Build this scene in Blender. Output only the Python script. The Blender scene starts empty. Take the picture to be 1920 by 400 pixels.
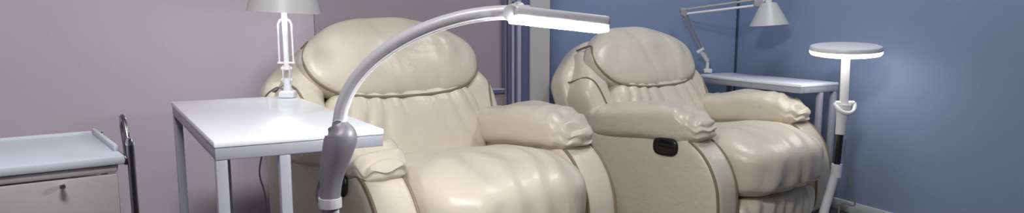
import bpy, bmesh, math, random
import numpy as np
from mathutils import Vector, Matrix, noise
from mathutils.bvhtree import BVHTree

random.seed(4)
scene = bpy.context.scene
COL = scene.collection
R = math.radians

# ------------------------------------------------------------------ camera
cam_d = bpy.data.cameras.new('camera')
cam = bpy.data.objects.new('camera', cam_d)
COL.objects.link(cam)
cam.location = (0, 0, 1.03)
cam.rotation_euler = (R(90) - math.atan(220 / 1400), 0, 0)
cam_d.sensor_width = 36.0
cam_d.lens = 36.0 * 1400 / 1920
cam_d.shift_y = 50 / 1920
cam_d.clip_start = 0.02
scene.camera = cam

# ------------------------------------------------------------------ exposure, world
vs = scene.view_settings
vs.view_transform = 'Standard'
vs.look = 'None'
vs.gamma = 1
vs.use_curve_mapping = False
vs.exposure = 0.2
try:
    scene.cycles.use_denoising = True
except Exception:
    pass
world = bpy.data.worlds.new('world')
scene.world = world
world.use_nodes = True
world.node_tree.nodes['Background'].inputs[0].default_value = (.5, .55, .65, 1)
world.node_tree.nodes['Background'].inputs[1].default_value = 0.05

# room axes: U runs along the pink and blue walls, V runs along the right wall towards the viewer
U = Vector((.906, .423, 0)); V = Vector((.423, -.906, 0))
CORNER = Vector((1.40, 4.686, 0))
H_CEIL = 2.65
YAW_ROOM = math.atan2(U.y, U.x)


def area(name, loc, target, sx, sy, power, color):
    l = bpy.data.lights.new(name, 'AREA')
    l.shape = 'RECTANGLE'; l.size = sx; l.size_y = sy; l.energy = power; l.color = color
    o = bpy.data.objects.new(name, l); COL.objects.link(o)
    o.location = loc
    o.rotation_euler = (Vector(target) - Vector(loc)).to_track_quat('-Z', 'Y').to_euler()
    return o


area('ceiling_light_near', (-.35, .55, 2.6), (-.7, 2.2, 0), .7, .5, 66, (1, .985, .98))
area('fill_light_far', (1.25, 3.3, 2.6), (1.2, 3.3, 0), .6, .5, 16, (.95, .98, 1))  # unseen fill added to brighten the far recliner and blue corner


# ------------------------------------------------------------------ materials
def mat(name, color, rough=.5, metal=0., noise_amt=0., noise_scale=8., bump=0., bump_scale=60., coat=0., emit=None, estr=0., spec=.5, sss=0.):
    m = bpy.data.materials.new(name); m.use_nodes = True
    nt = m.node_tree; b = nt.nodes['Principled BSDF']
    b.inputs['Base Color'].default_value = (*color, 1)
    b.inputs['Roughness'].default_value = rough
    b.inputs['Metallic'].default_value = metal
    b.inputs['Coat Weight'].default_value = coat
    b.inputs['Specular IOR Level'].default_value = spec
    if emit:
        b.inputs['Emission Color'].default_value = (*emit, 1)
        b.inputs['Emission Strength'].default_value = estr
    tc = nt.nodes.new('ShaderNodeTexCoord')
    if noise_amt > 0:
        n = nt.nodes.new('ShaderNodeTexNoise'); n.inputs['Scale'].default_value = noise_scale; n.inputs['Detail'].default_value = 5
        nt.links.new(tc.outputs['Object'], n.inputs['Vector'])
        mx = nt.nodes.new('ShaderNodeMix'); mx.data_type = 'RGBA'
        mx.inputs[6].default_value = (*[c * (1 - noise_amt) for c in color], 1)
        mx.inputs[7].default_value = (*[min(1, c * (1 + noise_amt)) for c in color], 1)
        nt.links.new(n.outputs['Fac'], mx.inputs[0]); nt.links.new(mx.outputs[2], b.inputs['Base Color'])
    if bump > 0:
        n2 = nt.nodes.new('ShaderNodeTexNoise'); n2.inputs['Scale'].default_value = bump_scale; n2.inputs['Detail'].default_value = 3
        nt.links.new(tc.outputs['Object'], n2.inputs['Vector'])
        bp = nt.nodes.new('ShaderNodeBump'); bp.inputs['Strength'].default_value = bump; bp.inputs['Distance'].default_value = .01
        nt.links.new(n2.outputs['Fac'], bp.inputs['Height']); nt.links.new(bp.outputs['Normal'], b.inputs['Normal'])
    return m


M = dict(
    pink=mat('pink_paint', (.60, .515, .595), .6, noise_amt=.03, noise_scale=3, bump=.06, bump_scale=120),
    blue=mat('blue_paint', (.225, .29, .445), .75, noise_amt=.04, noise_scale=3, bump=.06, bump_scale=120),
    ceil=mat('ceiling_paint', (.75, .75, .76), .8, noise_amt=.02),
    side=mat('plain_paint', (.55, .52, .55), .8, noise_amt=.02),
    floor=mat('dark_floor', (.07, .06, .06), .45, noise_amt=.25, noise_scale=14, bump=.05),
    bead=mat('dark_blue_bead', (.05, .065, .13), .6, noise_amt=.05),
    skirt=mat('white_skirting', (.62, .66, .66), .45, noise_amt=.04),
    column=mat('white_column_paint', (.50, .50, .50), .55, noise_amt=.03),
    frame_blue=mat('slate_frame', (.12, .13, .24), .4, noise_amt=.05),
    frame_pale=mat('pale_lilac_frame', (.42, .41, .52), .4, noise_amt=.04),
    door_pink=mat('mauve_door_paint', (.35, .285, .345), .5, noise_amt=.04, noise_scale=4),
    leather=mat('cream_leather', (.665, .605, .495), .35, noise_amt=.06, noise_scale=7, bump=.18, bump_scale=38, spec=.5),
    leather_dark=mat('cream_leather_piping', (.24, .185, .12), .5, noise_amt=.06, bump=.1),
    black=mat('black_plastic', (.012, .012, .013), .35, noise_amt=.1),
    white=mat('white_lacquer', (.82, .85, .89), .34, noise_amt=.015, noise_scale=5, coat=.3),
    steel_white=mat('white_painted_steel', (.34, .345, .41), .35, noise_amt=.03),
    white_pl=mat('white_plastic', (.74, .74, .76), .35, noise_amt=.02),
    lamp_arm=mat('pale_grey_plastic', (.37, .365, .39), .38, noise_amt=.03),
    sleeve=mat('grey_plastic', (.125, .12, .14), .42, noise_amt=.04),
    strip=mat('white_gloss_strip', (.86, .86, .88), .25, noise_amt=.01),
    shade=mat('white_enamel_shade', (.54, .54, .535), .4, noise_amt=.02),
    tray=mat('white_tray_plastic', (.44, .465, .53), .35, noise_amt=.02),
    drawer=mat('grey_drawer_plastic', (.33, .31, .315), .4, noise_amt=.04, noise_scale=6),
    chrome=mat('dark_chrome', (.30, .29, .31), .22, metal=1, noise_amt=.06),
    bright=mat('bright_chrome', (.85, .85, .86), .12, metal=1, noise_amt=.03),
    cord=mat('dark_cord', (.05, .05, .07), .6, noise_amt=.1),
    cord_pale=mat('grey_cord', (.22, .21, .24), .6, noise_amt=.1),
    led=mat('led_strip', (.9, .9, .9), .4, emit=(1, .99, .97), estr=240, noise_amt=.01),
    ring=mat('led_disc', (.9, .9, .9), .4, emit=(1, .98, .94), estr=4.2, noise_amt=.01),
    bulb=mat('lit_bulb', (.9, .9, .9), .4, emit=(.95, .98, 1), estr=7, noise_amt=.01),
    bulb_off=mat('frosted_bulb', (.85, .85, .82), .3, noise_amt=.01),
)

# fine creases in the leather: ridged noise on top of the grain
def creases(m):
    nt = m.node_tree; b = nt.nodes['Principled BSDF']
    old = b.inputs['Normal'].links[0].from_node
    tc = [n for n in nt.nodes if n.type == 'TEX_COORD'][0]
    n = nt.nodes.new('ShaderNodeTexNoise'); n.inputs['Scale'].default_value = 7; n.inputs['Detail'].default_value = 4; n.inputs['Distortion'].default_value = 1.2
    nt.links.new(tc.outputs['Object'], n.inputs['Vector'])
    a = nt.nodes.new('ShaderNodeMath'); a.operation = 'SUBTRACT'; a.inputs[1].default_value = .5
    c = nt.nodes.new('ShaderNodeMath'); c.operation = 'ABSOLUTE'
    d = nt.nodes.new('ShaderNodeMath'); d.operation = 'POWER'; d.inputs[1].default_value = .6
    nt.links.new(n.outputs['Fac'], a.inputs[0]); nt.links.new(a.outputs[0], c.inputs[0]); nt.links.new(c.outputs[0], d.inputs[0])
    bp = nt.nodes.new('ShaderNodeBump'); bp.inputs['Strength'].default_value = .07; bp.inputs['Distance'].default_value = .02
    nt.links.new(d.outputs[0], bp.inputs['Height']); nt.links.new(bp.outputs['Normal'], old.inputs['Normal'])


creases(M['leather'])

# ------------------------------------------------------------------ helpers
def mesh_obj(name, verts, faces, m, parent=None, smooth=True, mats=None):
    me = bpy.data.meshes.new(name)
    me.from_pydata([tuple(v) for v in verts], [], faces)
    me.materials.append(m)
    if smooth:
        me.polygons.foreach_set('use_smooth', [True] * len(me.polygons))
    me.update()
    o = bpy.data.objects.new(name, me); COL.objects.link(o)
    if parent: o.parent = parent
    return o


class MB:
    """collects verts/faces of one part"""
    def __init__(s): s.v = []; s.f = []

    def add(s, v, f):
        n = len(s.v); s.v += [Vector(p) for p in v]; s.f += [[i + n for i in q] for q in f]; return s

    def build(s, name, m, parent=None, smooth=True):
        o = mesh_obj(name, s.v, s.f, m, parent, smooth)
        if smooth: autosmooth(o)
        return o


def autosmooth(o, ang=40):
    me = o.data
    bm = bmesh.new(); bm.from_mesh(me)
    bmesh.ops.recalc_face_normals(bm, faces=bm.faces)
    for e in bm.edges:
        if len(e.link_faces) == 2 and e.calc_face_angle(0) > R(ang): e.smooth = False
    bm.to_mesh(me); bm.free()


def g_box(c, s, bev=.003, rot=None, segs=2):
    bm = bmesh.new()
    bmesh.ops.create_cube(bm, size=1)
    for v in bm.verts: v.co = Vector((v.co.x * s[0], v.co.y * s[1], v.co.z * s[2]))
    if bev > 0:
        bmesh.ops.bevel(bm, geom=list(bm.edges), offset=min(bev, min(s) * .45), segments=segs, profile=.5, affect='EDGES')
    if rot is not None:
        for v in bm.verts: v.co = rot @ v.co
    bm.verts.index_update()
    vs_ = [v.co + Vector(c) for v in bm.verts]; fs = [[v.index for v in f.verts] for f in bm.faces]
    bm.free(); return vs_, fs


def frames_along(path):
    P = [Vector(p) for p in path]; n = len(P); T = []
    for i in range(n):
        t = (P[min(i + 1, n - 1)] - P[max(i - 1, 0)]); T.append(t.normalized())
    up = Vector((0, 0, 1)) if abs(T[0].z) < .9 else Vector((1, 0, 0))
    a = (up - T[0] * up.dot(T[0])).normalized(); out = []
    for i in range(n):
        a = (a - T[i] * a.dot(T[i])).normalized(); out.append((P[i], T[i], a, T[i].cross(a)))
    return out


def g_tube(path, r, seg=12, sq=None):
    """round tube (radius or list of radii); sq=(a,b) scales the section"""
    fr = frames_along(path); n = len(fr); rr = r if isinstance(r, (list, tuple)) else [r] * n
    sa, sb = sq or (1, 1); v = []; f = []
    for i, (p, t, a, b) in enumerate(fr):
        for k in range(seg):
            an = 2 * math.pi * k / seg
            v.append(p + a * (math.cos(an) * rr[i] * sa) + b * (math.sin(an) * rr[i] * sb))
    for i in range(n - 1):
        for k in range(seg):
            f.append([i * seg + k, i * seg + (k + 1) % seg, (i + 1) * seg + (k + 1) % seg, (i + 1) * seg + k])
    f.append(list(range(seg))[::-1]); f.append([(n - 1) * seg + k for k in range(seg)])
    return v, f


def spline(pts, n=10):
    P = [Vector(p) for p in pts]; P = [P[0] * 2 - P[1]] + P + [P[-1] * 2 - P[-2]]; out = []
    for i in range(1, len(P) - 2):
        a, b, c, d = P[i - 1:i + 3]
        for k in range(n):
            t = k / n
            out.append(.5 * ((2 * b) + (c - a) * t + (2 * a - 5 * b + 4 * c - d) * t * t + (3 * b - a - 3 * c + d) * t ** 3))
    out.append(P[-2]); return out


def g_lathe(prof, c=(0, 0, 0), seg=32, rot=None):
    """profile of (r,z); closed at ends when r==0"""
    v = []; f = []; c = Vector(c); n = len(prof)
    for r_, z in prof:
        for k in range(seg):
            an = 2 * math.pi * k / seg; p = Vector((max(r_, 1e-5) * math.cos(an), max(r_, 1e-5) * math.sin(an), z))
            if rot is not None: p = rot @ p
            v.append(p + c)
    for i in range(n - 1):
        for k in range(seg):
            f.append([i * seg + k, i * seg + (k + 1) % seg, (i + 1) * seg + (k + 1) % seg, (i + 1) * seg + k])
    return v, f


def puff(name, half, k, deform, m, parent, n=22, kz=None):
    """soft closed cushion: a cube grid pulled onto a rounded box (norm k), scaled, then shaped by deform(x,y,z,u,v,w)"""
    idx = {}; verts = []; faces = []

    def vid(a, b, c):
        key = (a, b, c)
        if key not in idx:
            p = np.array([a, b, c], float) / n * 2 - 1
            q = np.sin(p * math.pi / 4) / math.sin(math.pi / 4) if False else p
            q = q / (np.sum(np.abs(q) ** k) ** (1 / k))
            idx[key] = len(verts); verts.append(q)
        return idx[key]
    for ax in range(3):
        for side in (0, n):
            for i in range(n):
                for j in range(n):
                    q = []
                    for (di, dj) in ((0, 0), (1, 0), (1, 1), (0, 1)):
                        c = [0, 0, 0]; c[ax] = side; c[(ax + 1) % 3] = i + di; c[(ax + 2) % 3] = j + dj
                        q.append(vid(*c))
                    faces.append(q if side else q[::-1])
    out = []
    for q in verts:
        out.append(deform(q[0] * half[0], q[1] * half[1], q[2] * half[2], q[0], q[1], q[2]))
    o = mesh_obj(name, out, faces, m, parent, True)
    return o


def empty(name, loc, label=None, cat=None, rz=0, group=None):
    o = bpy.data.objects.new(name, None); COL.objects.link(o)
    o.empty_display_size = .1
    o.location = loc; o.rotation_euler = (0, 0, rz)
    tag(o, label, cat, group); return o


def tag(o, label=None, cat=None, group=None, kind=None):
    if label: o['label'] = label
    if cat: o['category'] = cat
    if group: o['group'] = group
    if kind: o['kind'] = kind
    return o


def copy_tree(o, parent=None):
    c = o.copy(); COL.objects.link(c)
    if parent: c.parent = parent
    for ch in list(o.children): copy_tree(ch, c)
    return c


def ss(a, b, x):
    t = max(0., min(1., (x - a) / (b - a))); return t * t * (3 - 2 * t)


def nz(x, y, z, s=1.):
    return noise.noise(Vector((x * s, y * s, z * s)))


# ------------------------------------------------------------------ room shell
def wall(name, a, b, z0, z1, m, th=.1, flip=False):
    """wall slab whose visible face runs from a to b; thickness goes away from the room"""
    a = Vector(a); b = Vector(b); d = (b - a).normalized(); nrm = Vector((-d.y, d.x, 0)) * (-1 if flip else 1)
    v = [a, b, b + nrm * th, a + nrm * th]
    vv = [Vector((p.x, p.y, z0)) for p in v] + [Vector((p.x, p.y, z1)) for p in v]
    o = mesh_obj(name, vv, [[0, 1, 2, 3], [4, 7, 6, 5], [0, 4, 5, 1], [1, 5, 6, 2], [2, 6, 7, 3], [3, 7, 4, 0]], m, None, False)
    autosmooth(o); tag(o, kind='structure'); return o


PW = 3.38                                   # distance of the pink wall along -V
P_END = U * (U.dot(Vector((.17, 3.81, 0)))) - V * PW     # right end of the pink wall section
P_LEFT = P_END - U * 3.6
BACK_L = CORNER - U * (U.dot(CORNER) - U.dot(P_END))
R_END = CORNER + V * 6.6
L_END = P_LEFT + V * (6.6 + CORNER.dot(V) + PW)
wall('wall_left', P_LEFT - U * .1, P_END, 0, H_CEIL, M['pink'])
wall('wall_return', P_END - V * .0, BACK_L, 0, H_CEIL, M['blue'])
wall('wall_back', BACK_L - U * .1, CORNER + U * .1, 0, H_CEIL, M['blue'])
wall('wall_right', CORNER, R_END, 0, H_CEIL, M['blue'])
wall('wall_front', R_END + U * .1, L_END - U * .1, 0, H_CEIL, M['side'])
wall('wall_far_left', L_END, P_LEFT, 0, H_CEIL, M['side'])
fl = MB(); c = (P_LEFT + R_END) / 2
rotR = Matrix.Rotation(YAW_ROOM, 3, 'Z')
fl.add(*g_box((c.x, c.y, -.05), (6.4, 8.6, .1), 0, rotR)); o = fl.build('floor', M['floor'], smooth=False); tag(o, kind='structure')
fl = MB(); fl.add(*g_box((c.x, c.y, H_CEIL + .05), (6.4, 8.6, .1), 0, rotR)); o = fl.build('ceiling', M['ceil'], smooth=False); tag(o, kind='structure')


def strip_on(name, a, b, z0, z1, depth, m, parent=None, bev=.004):
    """a strip standing `depth` proud of the wall line a-b (towards the room)"""
    a = Vector(a); b = Vector(b); d = (b - a); L = d.length; d.normalize(); nrm = Vector((d.y, -d.x, 0))
    cc = (a + b) / 2 + nrm * depth / 2
    rot = Matrix.Rotation(math.atan2(d.y, d.x), 3, 'Z')
    mb = MB(); mb.add(*g_box((cc.x, cc.y, (z0 + z1) / 2), (L, depth, z1 - z0), bev, rot))
    o = mb.build(name, m, parent); return o


tag(strip_on('baseboard_right', CORNER, R_END, 0, .06, .016, M['skirt']), kind='structure')
tag(strip_on('baseboard_back', BACK_L, CORNER, 0, .06, .016, M['skirt']), kind='structure')


def on_pink(px):
    """distance along the pink wall (from its right end, along -U) where image column px meets it"""
    k = (px - 960) / 1400
    # X = k*Y ; (X,Y).V = -PW
    Y = -PW / (k * V.x + V.y); return U.dot(P_END) - U.dot(Vector((k * Y, Y, 0)))


def pt(s): return P_END - U * s


bd = MB(); cb = CORNER - U * .006 + V * .006
bd.add(*g_box((cb.x, cb.y, H_CEIL / 2), (.012, .012, H_CEIL - .01), .003, rotR)); tag(bd.build('trim_2', M['bead']), kind='structure')

# white column at the end of the pink wall, then the mauve panelled door with slate and pale casing strips
s0, s1 = on_pink(1025), on_pink(986)
tag(strip_on('trim_1', pt(s1), pt(max(s0, 0.0)), 0, H_CEIL, .05, M['column'], bev=.006), kind='structure')
door = strip_on('door_1', pt(on_pink(592)), pt(on_pink(948)), 0.01, 2.1, .022, M['door_pink']); tag(door, kind='structure')
for (pa, pb, dep, mm) in ((946, 952, .045, 'frame_blue'), (952, 956, .052, 'frame_pale'), (956, 962, .042, 'frame_blue'), (962, 968, .056, 'frame_pale'), (968, 986, .04, 'frame_blue')):
    strip_on('casing_strip', pt(on_pink(pa)), pt(on_pink(pb)), 0, 2.16, dep, M[mm], door, bev=.002)
sb = on_pink(941); sl = on_pink(600)
strip_on('panel_moulding', pt(sl), pt(sb), .652, .668, .034, M['frame_blue'], door, bev=.003)
strip_on('panel_moulding', pt(sl), pt(sb), .668, .676, .036, M['frame_pale'], door, bev=.003)
strip_on('panel_moulding', pt(sb + .012), pt(sb), .676, 1.9, .034, M['frame_blue'], door, bev=.003)
strip_on('panel_moulding', pt(sl), pt(sb), 1.9, 1.915, .034, M['frame_blue'], door, bev=.003)


tag(strip_on('baseboard_left', P_LEFT, pt(on_pink(592)), 0, .06, .016, M['frame_blue']), kind='structure')


# ------------------------------------------------------------------ recliner armchairs
def make_recliner(sag=0.):
    """sag lowers the right-hand arm pad, which lies squashed"""
    root = empty('recliner_armchair', (0, 0, 0))
    L = M['leather']

    def prof_x(u_x, w):
        X = .035 + u_x
        if u_x > 0: X = .035 + u_x * (1.08 - .30 * max(0, w) ** 2.2 - .06 * ss(-.4, .9, w))
        return X
    # ---- side panels with rounded front, piping and recessed handle
    def side(sgn):
        def d(x, y, z, u, v, w):
            return (prof_x(x, w), sgn * .43 + y * (1 + .10 * (1 - u * u) * (1 - w * w)), z + .30)
        return puff('side_panel', (.46, .092, .265), 7, d, L, root, 22)

    def outline(yy, inset=0.):
        pts = []
        for k in range(17):
            w = -1 + 2 * k / 16
            u = (1 - abs(w) ** 7) ** (1 / 7) if abs(w) < 1 else 0
            pts.append((prof_x(.46 * u, w) - inset, yy, .30 + .265 * w))
        return pts
    for sgn in (-1, 1):
        sp = side(sgn)
        for yy in (sgn * .43 - .072, sgn * .43 + .072):
            pp = MB(); pp.add(*g_tube(spline(outline(yy, .008)[1:-1], 4), .006, 8)); pp.build('piping', M['leather_dark'], sp)
    # ---- the black oval handle cup on the outer (right) side
    hd = puff('recliner_handle', (.064, .014, .042), 3, lambda x, y, z, u, v, w: (x + .265, -.527 + y * (1 - .75 * max(0, 1 - (u * u + w * w) * 1.5) * (v < 0)), z + .495), M['black'], root, 12)
    lv = MB(); lv.add(*g_box((.27, -.531, .502), (.07, .012, .016), .005)); lv.build('lever', M['black'], hd)

    # ---- arm pads: puffy pillows with crinkled ends
    for sgn in (-1, 1):
        def d(x, y, z, u, v, w, sgn=sgn):
            X = x + .07
            a = abs(u)
            crk = ss(.2, .9, a)
            n1 = nz(x + sgn, y, z, 6); n2 = nz(x * 3 + sgn, y * 4, z * 3, 2.2)
            wr = .0075 * crk * math.sin(X * 100 + 6 * n1 + y * 26) + .014 * n2
            if sgn < 0 and sag > 0:
                z *= .56; wr *= 1.6
            rid = .0048 * math.sin(z * 150 + 3 * n1 + y * 12) * ss(.72, 1, u)
            lift = .035 * ss(-1, .4, u) - .022 * ss(.5, 1, u)
            Z = .556 + z * (1 - .20 * u ** 4) + lift + wr * (1 if w > -.3 else .4) - (sag if sgn < 0 else 0)
            Y = sgn * .42 + y * (1 + .06 * math.cos(u * 3)) + .007 * n1 * crk
            X += .012 * (1 - w * w) * ss(.3, .8, u) + rid + .010 * crk * nz(x, y * 2, z * 2, 11)
            return (X, Y, Z)
        puff('arm_pad', (.335, .125, .086), 3.5, d, L, root, 34)

    # ---- seat cushion: crowned, rolling over the front edge past the arm fronts
    def d(x, y, z, u, v, w):
        crown = .026 * (1 - v * v) * (w > 0) * w
        Z = .355 + z + crown - .035 * ss(.45, 1., u) * max(0, w) ** 2 + .065 * ss(-.7, .55, u) * max(0, .3 + .7 * w)
        X = .19 + x + .035 * (1 - w * w) * max(0, u) ** 3
        n1 = nz(x, y, z, 4.5)
        wr = .0065 * math.sin(v * 15 + 5 * n1) * ss(.05, .6, u) * (1 - .5 * v * v) + .012 * nz(x * 2, y * 3, z, 3)
        fr = .006 * math.sin(v * 18 + 4 * n1) * ss(.6, 1, u) * (1 - w)
        return (X + fr, y * (1 + .05 * ss(.3, .9, u)), Z + wr * max(0, w))
    puff('seat_cushion', (.41, .345, .118), 4.0, d, L, root, 36)

    # ---- leg rest pad under the seat front, gathered in vertical pleats
    def d(x, y, z, u, v, w):
        wr = .008 * math.sin(v * 24 + 3.5 * nz(x, y, z, 6)) * max(0, u) * (.4 + .6 * ss(-.6, .6, w))
        return (.44 + x + wr, y * 1.03, .155 + z)
    puff('leg_rest', (.135, .33, .105), 3.6, d, L, root, 34)

    # ---- plinth under the seat
    b = MB(); b.add(*g_box((-.02, 0, .035), (.66, .78, .07), .01)); b.build('plinth', M['black'], root)

    # ---- reclined back: axes up / thickness
    tilt = R(24); up = Vector((-math.sin(tilt), 0, math.cos(tilt))); th = Vector((math.cos(tilt), 0, math.sin(tilt))); O = Vector((-.165, 0, .38))

    def P(s, t, y): return O + up * s + th * t + Vector((0, y, 0))

    def shell(x, y, z, u, v, w):
        taper = (.95 + .05 * ss(-.6, .1, w)) - .34 * ss(.3, 1, w) ** 1.2
        return P(.27 + z, -.085 + x - .03 * ss(.5, 1, w), y * taper * (1 if y < 0 else .945))
    wings = []
    bs = puff('backrest_shell', (.085, .525, .390), 4.5, shell, L, root, 26)
    for sgn in (-1, 1):
        def wing(x, y, z, u, v, w, sgn=sgn):
            lean = (.022 if sgn < 0 else 0) * ss(-.3, .3, w) - .115 * ss(.2, 1, w)
            return P(.235 + z, .0 + x - .05 * ss(.3, 1, w), sgn * (.405 + lean - (.02 if sgn > 0 else .0)) + y + .006 * nz(x, y, z, 8))
        wings.append(puff('backrest_wing', (.105, .095, .340), 3.6, wing, L, root, 22))
    def lum(x, y, z, u, v, w):
        fade = (1 - ss(.8, 1, abs(v)))
        n1 = nz(y, z, .3, 3.5)
        ph = v * 10 + w * v * 3.0 + 3.6 * n1 + w * 1.9
        ple = .017 * (abs(math.sin(ph)) ** .8 - .5) * fade * (1 - .45 * abs(w)) * (.75 + .8 * nz(y, z, 3.3, 2.2))
        t = .055 + x + (ple if u > 0 else 0) * min(1, u * 1.6) + .02 * (1 - w * w) * max(0, u)
        return P(.165 + z, t, y * (1 - .05 * ss(0, 1, -w)))
    lc = puff('lumbar_cushion', (.085, .355, .220), 3.8, lum, L, root, 50)

    def head(x, y, z, u, v, w):
        s = .490 + z - .030 * (1 - v * v) * max(0, -w) + .012 * (1 - v * v)
        lump = .016 * nz(y * 3, z * 3, 1.7, 2.2) + .007 * nz(y, z, 2.2, 12) * ss(.1, .8, abs(v))
        fold = -.006 * math.exp(-((v - .42 - .05 * w) / .035) ** 2) - .005 * math.exp(-((v + .12 + .08 * w) / .04) ** 2)
        sag = .018 * max(0, -w) - .045 * ss(.2, 1, w)
        t = .066 + x * (1.0 - .15 * max(0, w)) + sag + (lump + fold * (w > -.9)) * max(0, u)
        return P(s, t, y * (1.02 - .28 * ss(-.1, 1, w) - .05 * ss(0, 1, -w)))
    hr = puff('headrest', (.092, .405, .182), 3.2, head, L, root, 40)
    # seams laid on the surface of the finished back
    vv = []; ff = []
    for o in (hr, lc, bs, *wings):
        n0 = len(vv); vv += [v.co.copy() for v in o.data.vertices]; ff += [[k + n0 for k in p.vertices] for p in o.data.polygons]
    bv = BVHTree.FromPolygons(vv, ff)

    def snap(y, s_):
        h = bv.ray_cast(P(s_, .6, y), -th)
        return (h[0] + th * .0005) if h[0] is not None else None

    def seam(pts, par, r=.0055):
        q = [p for p in (snap(*a) for a in pts) if p is not None]
        if len(q) > 3:
            for _ in range(2): q = [q[0]] + [(q[k - 1] + q[k] * 2 + q[k + 1]) / 4 for k in range(1, len(q) - 1)] + [q[-1]]
            pp = MB(); pp.add(*g_tube(q, r, 8)); pp.build('seam', M['leather_dark'], par)
    line = []
    for k in range(61):
        a = math.pi * (.88 + 1.24 * k / 60)
        v = math.copysign(abs(math.cos(a)) ** (2 / 3.2), math.cos(a)); w_ = math.copysign(abs(math.sin(a)) ** (2 / 3.2), math.sin(a))
        pnt = Vector(head(0, .405 * v, .182 * w_, 0, v, w_)) - O
        line.append((pnt.y * .985, Vector(pnt).dot(up) + .004))
    seam(line, hr, .006)
    for k, sgn in enumerate((-1, 1)):
        c = spline([(.40, .06, 0), (.415, .2, 0), (.43, .30, 0), (.45, .365, 0), (.475, .40, 0), (.495, .41, 0)], 6)
        seam([(sgn * p.x, p.y) for p in c], wings[k], .005)
    return root


ch1 = make_recliner(.028)
ch2 = make_recliner(0.)
ch1.location = (-.316, 2.895, 0); ch1.rotation_euler = (0, 0, -.90)
tag(ch1, 'cream leather recliner beside the long white table, in front of the pink wall', 'armchair', 'cream leather recliners')
ch2.location = (.880, 3.735, 0); ch2.rotation_euler = (0, 0, -.84); ch2.scale = (1, 1, .95)
tag(ch2, 'cream leather recliner in front of the blue wall, its oval black handle cup in view', 'armchair', 'cream leather recliners')


# ------------------------------------------------------------------ tables
def make_table(name, loc, rz, W, D, H, legs, label, top_m, leg_m, leg=.028, apron=.03, top=.016):
    """W along local x, D along local y; origin at the centre on the floor"""
    root = empty(name, loc, label, 'table', rz)
    mb = MB(); mb.add(*g_box((0, 0, H - top / 2), (W, D, top), .004)); mb.build('tabletop', top_m, root)
    mb = MB(); z = H - top - apron / 2
    for sy in (-1, 1): mb.add(*g_box((0, sy * (D / 2 - leg / 2 - .002), z), (W - .004, leg, apron), .003))
    for sx in (-1, 1): mb.add(*g_box((sx * (W / 2 - leg / 2 - .002), 0, z), (leg, D - 2 * leg - .004, apron), .003))
    mb.build('apron', leg_m, root)
    for (lx, ly) in legs:
        h = H - top - apron
        lm = MB(); lm.add(*g_box((lx, ly, h / 2 + .003), (leg, leg, h - .006), .003)); lg = lm.build('leg', leg_m, root)
        fm = MB(); fm.add(*g_box((lx, ly, .004), (leg * 1.02, leg * 1.02, .008), .002)); fm.build('foot_cap', M['black'], lg)
    return root


# long table
ctr = Vector((-.7494, 2.2297)); rz1 = .5184
W1, D1 = .417, .951
hw, hd_ = W1 / 2 - .016, D1 / 2 - .016
xin = -W1 / 2 + .39 * W1
make_table('side_table', (ctr.x, ctr.y, 0), rz1, W1, D1, .74, [(-hw, -hd_), (-hw, hd_), (xin, -hd_), (xin, hd_)],
           'long glossy white table with pale metal legs reaching over the arm of a recliner', M['white'], M['steel_white'], leg=.027)
# corner table along the right wall
E1 = Vector((1.325, 4.545)); E2 = Vector((1.695, 3.865)); dv = (E2 - E1).normalized(); nv = Vector((-dv.y, dv.x)) * -1
W2, D2 = (E2 - E1).length, .28
ctr2 = (E1 + E2) / 2 + nv * D2 / 2
rz2 = math.atan2(dv.y, dv.x)
make_table('side_table', (ctr2.x, ctr2.y, 0), rz2, W2, D2, .69, [(-W2 / 2 + .016, -D2 / 2 + .016), (-W2 / 2 + .016, D2 / 2 - .016), (W2 / 2 - .016, .02), (W2 / 2 - .016, D2 / 2 - .016)],
           'narrow white table in the blue corner behind the far recliner', M['white'], M['steel_white'], leg=.026)


# ------------------------------------------------------------------ swing-arm table lamps
def shade_part(root, c, axis_rot, r0, r1, h, lit):
    """cone shade: narrow end r0 up, wide end r1 down, made with real wall thickness; socket and bulb inside"""
    t = .003
    prof = [(r0 * .35, h), (r0, h - .004), (r1, 0), (r1 - t, 0), (r0 - t, h - .010), (r0 * .35, h - .008)]
    mb = MB(); mb.add(*g_lathe(prof, c, 40, axis_rot)); sh = mb.build('lamp_shade', M['shade'], root)
    mb = MB(); mb.add(*g_lathe([(0, h + .05), (.014, h + .05), (.018, h + .035), (.018, h - .02), (0, h - .02)], c, 20, axis_rot)); mb.build('socket', M['white_pl'], sh)
    mb = MB(); mb.add(*g_lathe([(0, h - .02), (.012, h - .022), (.024, h - .05), (.026, h - .07), (.018, h - .09), (0, h - .096)], c, 20, axis_rot))
    mb.build('bulb', M['bulb'] if lit else M['bulb_off'], sh)
    return sh


# lamp on the long table
LX, LY, LZ = -.803, 2.665, .74
t1 = empty('table_lamp', (LX, LY, LZ), 'white swing-arm lamp, lit, clamped at the back of the long white table', 'lamp')
mb = MB(); mb.add(*g_box((0, 0, .013), (.055, .05, .024), .006)).add(*g_lathe([(0, .024), (.016, .024), (.013, .05), (.010, .07), (0, .07)], seg=20)); mb.build('clamp_base', M['white_pl'], t1)
mb = MB()
for s in (-1, 1): mb.add(*g_box((s * .012, 0, .085), (.004, .022, .06), .002))
mb.add(*g_tube([(-.02, 0, .065), (.02, 0, .065)], .006, 12)).add(*g_tube([(-.02, 0, .105), (.02, 0, .105)], .006, 12)); mb.build('joint', M['white_pl'], t1)
mb = MB(); mb.add(*g_tube([(0, 0, .10), (0, 0, .30)], .0095, 14)); mb.build('arm', M['strip'], t1)
for s in (-1, 1):
    mb = MB(); mb.add(*g_tube([(s * .025, 0, .125), (s * .024, 0, .262), (s * .016, 0, .275), (0, 0, .279)], .0035, 10)); mb.build('spring_rod', M['white_pl'], t1)
mb = MB(); mb.add(*g_box((0, 0, .125), (.062, .012, .007), .002)); mb.build('bracket', M['white_pl'], t1)
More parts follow.
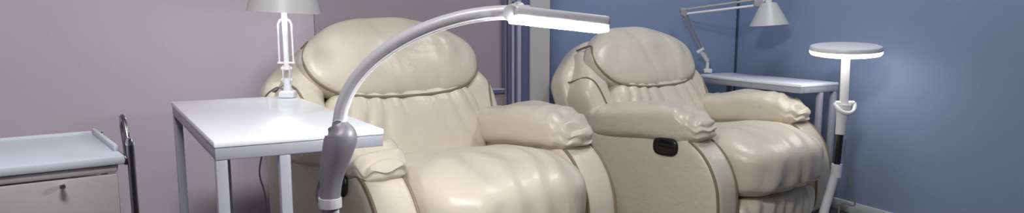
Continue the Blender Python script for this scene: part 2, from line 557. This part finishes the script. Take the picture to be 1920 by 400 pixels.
SR = Matrix.Rotation(R(3), 3, 'Y')
sh1 = shade_part(t1, (.002, -.01, .302), SR, .098, .127, .115, True)
mb = MB(); mb.add(*g_tube(spline([(-.01, .02, .02), (-.06, .06, .03), (-.125, .095, -.03), (-.125, .11, -.16), (-.165, .14, -.30), (-.15, .15, -.42), (-.15, .16, -.72)], 8), .0032, 8))
mb.build('power_cord', M['cord_pale'], t1)
pl = bpy.data.lights.new('table_lamp_glow', 'POINT'); pl.energy = 1.5; pl.color = (.93, .97, 1); pl.shadow_soft_size = .025
po = bpy.data.objects.new('table_lamp_glow', pl); COL.objects.link(po); po.location = (LX, LY - .01, LZ + .30); 

# lamp in the blue corner, arms folded out over the narrow table
B2 = Vector((1.175, 4.50, .69))
t2 = empty('table_lamp', B2, 'white swing-arm lamp with a small conical shade, unlit, on the corner table', 'lamp')
dirA = Vector((.96, -.28, 0))          # direction in which the upper arm reaches


def q2(px, py, d):
    """a point of the lamp, relative to its base, seen in column px / row py at depth d"""
    p = math.atan(220 / 1400); c_, s_ = math.cos(p), math.sin(p)
    a = (px - 960) / 1400; b = -(py - 250) / 1400
    t = d / (c_ + b * s_); return Vector((a * t, d, 1.03 + (-s_ + b * c_) * t)) - B2


mb = MB(); mb.add(*g_box((0, 0, .014), (.05, .05, .026), .006)).add(*g_tube([(0, 0, .02), (0, 0, .065)], .010, 14)); mb.build('clamp_base', M['white_pl'], t2)
el = q2(1281, 22, 4.36); lo = Vector((0, 0, .075)); kn = q2(1313, 95, 4.45)
mb = MB(); mb.add(*g_tube([lo, kn], .015, 12, (1, .6))).add(*g_tube([kn + Vector((.02, 0, .012)), kn + Vector((-.02, 0, -.012))], .010, 12)); mb.build('joint', M['white_pl'], t2)
for off in (-.013, .013):
    o3 = Vector((off, 0, 0))
    mb = MB(); mb.add(*g_tube([lo + o3 * .6, el + o3 * 1.2], .0055, 10)); mb.build('arm', M['lamp_arm'], t2)
mb = MB(); mb.add(*g_tube([el + Vector((0, -.02, -.006)), el + Vector((0, .02, .006))], .018, 16)); mb.build('joint', M['lamp_arm'], t2)
hdp = q2(1418, 4, 4.22)
for off, mm in ((-.018, 'white_pl'), (.014, 'lamp_arm')):
    o3 = Vector((0, 0, off))
    mb = MB(); mb.add(*g_tube([el + o3 * .8, hdp + o3], .0065, 10)); mb.build('arm', M[mm], t2)
mb = MB(); mb.add(*g_box(tuple(hdp + Vector((.01, 0, 0))), (.05, .03, .055), .008)); mb.build('joint', M['lamp_arm'], t2)
shc = q2(1442, 47, 4.20)
sh2 = shade_part(t2, tuple(shc), Matrix.Rotation(R(-4), 3, 'Y'), .042, .106, .125, False)
mb = MB(); mb.add(*g_tube([hdp + Vector((.03, 0, .0)), Vector((shc.x + .0, shc.y, shc.z + .165))], .009, 10)); mb.build('neck', M['white_pl'], t2)


# ------------------------------------------------------------------ floor lamp with curved arm and LED bar
D0 = 1.50


def w(px, py, d):
    p = math.atan(220 / 1400); c_, s_ = math.cos(p), math.sin(p)
    a = (px - 960) / 1400; b = -(py - 250) / 1400
    t = d / (c_ + b * s_); return Vector((a * t, d, 1.03 + (-s_ + b * c_) * t))


basep = w(612, 470, 1.47); basep.z = 0
basep = Vector((-.385, 1.47, 0))
fl1 = empty('floor_lamp', basep, 'tall pale floor lamp with a curved arm and a lit LED bar head', 'floor lamp')
rel = lambda v: v - basep
mb = MB(); mb.add(*g_lathe([(0, 0), (.14, 0), (.145, .008), (.14, .022), (.05, .032), (.026, .05), (0, .05)], seg=40)); mb.build('base', M['lamp_arm'], fl1)
sl0 = rel(w(619, 380, 1.47)); top_s = rel(w(634, 236, 1.49))
mb = MB(); mb.add(*g_tube([Vector((0, 0, .04)), sl0 + Vector((0, 0, .02))], .0185, 20)); mb.build('pole', M['lamp_arm'], fl1)
kpts = [sl0, rel(w(622, 330, 1.475)), rel(w(634, 280, 1.48)), rel(w(640, 255, 1.485)), top_s]
kp = spline(kpts, 6)
rads = []
for i in range(len(kp)):
    u_ = i / (len(kp) - 1); rads.append(.0205 + .012 * ss(.05, .6, u_) - .011 * ss(.7, 1, u_))
mb = MB(); mb.add(*g_tube(kp, rads, 20)); mb.build('sleeve', M['sleeve'], fl1)
mb = MB(); mb.add(*g_lathe([(0, -.01), (.023, -.01), (.0235, 0), (.023, .01), (0, .01)], tuple(sl0), 24)); mb.build('collar', M['lamp_arm'], fl1)
arm_px = [(634, 236), (642, 196), (664, 152), (700, 112), (748, 78), (804, 51), (862, 33), (915, 24), (962, 21)]
arm = spline([rel(w(x_, y_, D0 - .0)) for x_, y_ in arm_px], 8)
arm[0] = top_s
mb = MB(); mb.add(*g_tube(arm, [.0125 + .001 * math.sin(i * .05) for i in range(len(arm))], 18)); am = mb.build('arm', M['lamp_arm'], fl1)
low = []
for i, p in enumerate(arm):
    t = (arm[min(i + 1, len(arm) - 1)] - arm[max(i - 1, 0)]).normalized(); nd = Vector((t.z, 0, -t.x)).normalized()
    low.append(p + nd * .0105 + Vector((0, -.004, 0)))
mb = MB(); mb.add(*g_tube(low, .0056, 10)); mb.build('painted_lit_edge', M['strip'], am)  # plain white strip imitating the arm's underside lit by the LED bar
# knuckle and LED bar
k0 = rel(w(966, 22, 1.49))
mb = MB(); mb.add(*g_tube([k0 + Vector((-.008, -.02, -.004)), k0 + Vector((.006, .02, .004))], .017, 18)).add(*g_box(tuple(k0 + Vector((.012, 0, .002))), (.04, .03, .022), .006)); mb.build('knuckle', M['lamp_arm'], fl1)
mb = MB(); mb.add(*g_tube([k0 + Vector((-.006, -.004, .012)), k0 + Vector((-.004, -.006, .021))], .0085, 14)); mb.build('knob', M['bright'], fl1)
h0 = rel(w(956, 27, 1.49)); h1 = rel(w(1133, 47, 1.56))
hx = (h1 - h0); HL = hx.length; hx.normalize(); hy = Vector((0, 0, 1)).cross(hx).normalized(); hz = hx.cross(hy)
ROT = Matrix((hx, hy, hz)).transposed() @ Matrix.Rotation(R(-5), 3, 'X')
hc = (h0 + h1) / 2
mb = MB(); mb.add(*g_box(tuple(hc + Vector((0, 0, .004))), (HL, .062, .024), .007, ROT, 3)); head = mb.build('lamp_head', M['lamp_arm'], fl1)
off = ROT @ Vector((0, -.008, -.012))
mb = MB(); mb.add(*g_box(tuple(hc + off), (HL - .006, .046, .0095), .003, ROT, 3)); mb.build('led_diffuser', M['led'], head)
mb = MB(); mb.add(*g_tube(spline([rel(w(610, 400, 1.49)), rel(w(596, 372, 1.50)), rel(w(599, 345, 1.50)), rel(w(612, 322, 1.49))], 8) , .0035, 8)).add(*g_tube(spline([rel(w(610, 400, 1.49)), Vector((-.02, .03, .25)), Vector((-.025, .04, .04))], 8), .0035, 8))
mb.build('power_cord', M['cord'], fl1)

# ------------------------------------------------------------------ floor lamp with a round LED head
D3 = 3.55
foot = Vector((1.515, D3, 0))
fl2 = empty('floor_lamp', foot, 'slim white floor lamp with a lit round disc head by the blue wall', 'floor lamp')
rr = lambda x_, y_: w(x_, y_, D3) - foot
mb = MB(); mb.add(*g_lathe([(0, 0), (.12, 0), (.125, .008), (.12, .018), (.04, .026), (.024, .04), (0, .04)], seg=40)); mb.build('base', M['white_pl'], fl2)
mb = MB(); mb.add(*g_tube([Vector((0, 0, .03)), rr(1568.5, 318)], .0215, 20)); mb.build('lower_pole', M['white_pl'], fl2)
mb = MB(); mb.add(*g_tube([rr(1567, 332), rr(1569, 308)], [.0255, .0255], 20)); mb.build('collar', M['white_pl'], fl2)
mb = MB(); mb.add(*g_tube([rr(1569, 312), rr(1576, 248)], .0155, 18)); mb.build('grip', M['black'], fl2)
mb = MB(); mb.add(*g_tube([rr(1575.5, 252), rr(1578, 228), rr(1581, 205), rr(1582, 196)], [.023, .026, .032, .034], 22)); mb.build('sleeve', M['white_pl'], fl2)
mb = MB()
ring = []
for k in range(21):
    a = math.pi * (1 + k / 20); ring.append(rr(1583.5 + 18 * math.cos(a), 194 - 17 * math.sin(a)) + Vector((0, -.034 * abs(math.sin(a)), 0)))
mb.add(*g_tube(ring, .010, 10)).add(*g_tube([rr(1566, 194), rr(1601, 194)], .0125, 14)); mb.build('tilt_bracket', M['white_pl'], fl2)
mb = MB(); mb.add(*g_tube([rr(1582, 200), rr(1586, 108)], .020, 20)); mb.build('upper_pole', M['white_pl'], fl2)
dc = rr(1586, 92)
DR = Matrix.Rotation(R(-1.5), 3, 'Y') @ Matrix.Rotation(R(4), 3, 'X')
mb = MB(); mb.add(*g_lathe([(0, .018), (.145, .018), (.157, .014), (.161, .006), (.161, -.006), (0, -.006)], tuple(dc), 56, DR)); hd2 = mb.build('lamp_head', M['white_pl'], fl2)
mb = MB(); mb.add(*g_lathe([(0, -.006), (.1605, -.006), (.161, -.016), (.154, -.026), (.13, -.031), (0, -.032)], tuple(dc), 56, DR)); mb.build('led_diffuser', M['ring'], hd2)
mb = MB(); mb.add(*g_tube(spline([rr(1578, 262) + Vector((.02, 0, 0)), rr(1583, 288), rr(1589, 320), rr(1597, 352), rr(1602, 385), Vector((.10, .02, .12)), Vector((.11, .05, .006)), Vector((.15, .12, .006))], 8), .005, 8))
mb.build('power_cord', M['cord_pale'], fl2)

# ------------------------------------------------------------------ salon trolley
FR = Vector((-.784, 1.489, 0)); ax = Vector((.80, .60, 0)).normalized(); ay = Vector((-.60, .80, 0))
TW, TD = .46, .37
tc = FR - ax * TW / 2 + ay * TD / 2
tr = empty('trolley', (tc.x, tc.y, 0), 'white and grey salon trolley with a tray top and chrome knob drawer', 'trolley', math.atan2(ax.y, ax.x))
hx_, hy_ = TW / 2, TD / 2
mb = MB(); mb.add(*g_box((0, 0, .741), (TW, TD, .018), .005)); tray = mb.build('tray_top', M['tray'], tr)
mb = MB(); mb.add(*g_box((0, hy_ - .006, .748), (TW, .012, .018), .005)); mb.build('back_lip', M['tray'], tray)
for s in (-1, 1):
    mb = MB(); mb.add(*g_box((s * (hx_ - .006), .03, .755), (.010, TD - .07, .016), .004)); mb.build('side_lip', M['tray'], tray)
mb = MB()
for s in (-1, 1): mb.add(*g_box((0, s * (hy_ - .016), .724), (TW - .03, .02, .016), .004))
for s in (-1, 1): mb.add(*g_box((s * (hx_ - .02), 0, .724), (.02, TD - .06, .016), .004))
mb.build('frame_rail', M['drawer'], tr)
for zt, hh in ((.714, .19), (.515, .19), (.316, .19)):
    dm = MB(); dm.add(*g_box((0, -hy_ + .012, zt - hh / 2), (TW - .03, .012, hh), .006)).add(*g_box((0, .01, zt - hh / 2 - .01), (TW - .06, TD - .06, hh - .03), .01))
    dw = dm.build('drawer', M['drawer'], tr)
    km = MB(); km.add(*g_lathe([(0, .018), (.005, .017), (.0064, .013), (.004, .007), (.0035, 0), (0, 0)], (.115, -hy_ + .006, zt - .012), 18, Matrix.Rotation(R(90), 3, 'X'))); km.build('knob', M['bright'], dw)
for s in (-1, 1):
    x_ = s * (hx_ + .010)
    for yy in (-hy_, hy_):
        pz = .775 if yy < 0 else .742
        mb = MB(); mb.add(*g_tube([(x_, yy, .07), (x_, yy, .40), (x_, yy, pz)], .0075, 12)); post = mb.build('post', M['chrome'], tr)
        mb = MB(); mb.add(*g_lathe([(0, .010), (.006, .008), (.0085, 0), (.0085, -.006), (0, -.006)], (x_, yy, pz + .002), 16)); mb.build('post_cap', M['bright'], post)
        cm = MB(); cm.add(*g_tube([(x_ - .011, yy, .028), (x_ + .011, yy, .028)], .028, 20)); cm.add(*g_box((x_, yy, .056), (.026, .03, .03), .004)); cm.build('caster', M['black'], tr)
    y0 = -hy_ + .012
    loop = spline([(x_, y0, .735), (x_, y0 + .004, .775), (x_, y0 + .03, .812), (x_, y0 + .055, .822), (x_, y0 + .062, .800), (x_, y0 + .048, .765), (x_, y0 + .040, .735)], 8)
    mb = MB(); mb.add(*g_tube(loop, .0048, 10)); mb.build('side_handle', M['chrome'], tr)
    mb = MB(); mb.add(*g_box((x_ - s * .006, 0, .735), (.012, TD - .02, .014), .003)); mb.build('side_bar', M['chrome'], tr)
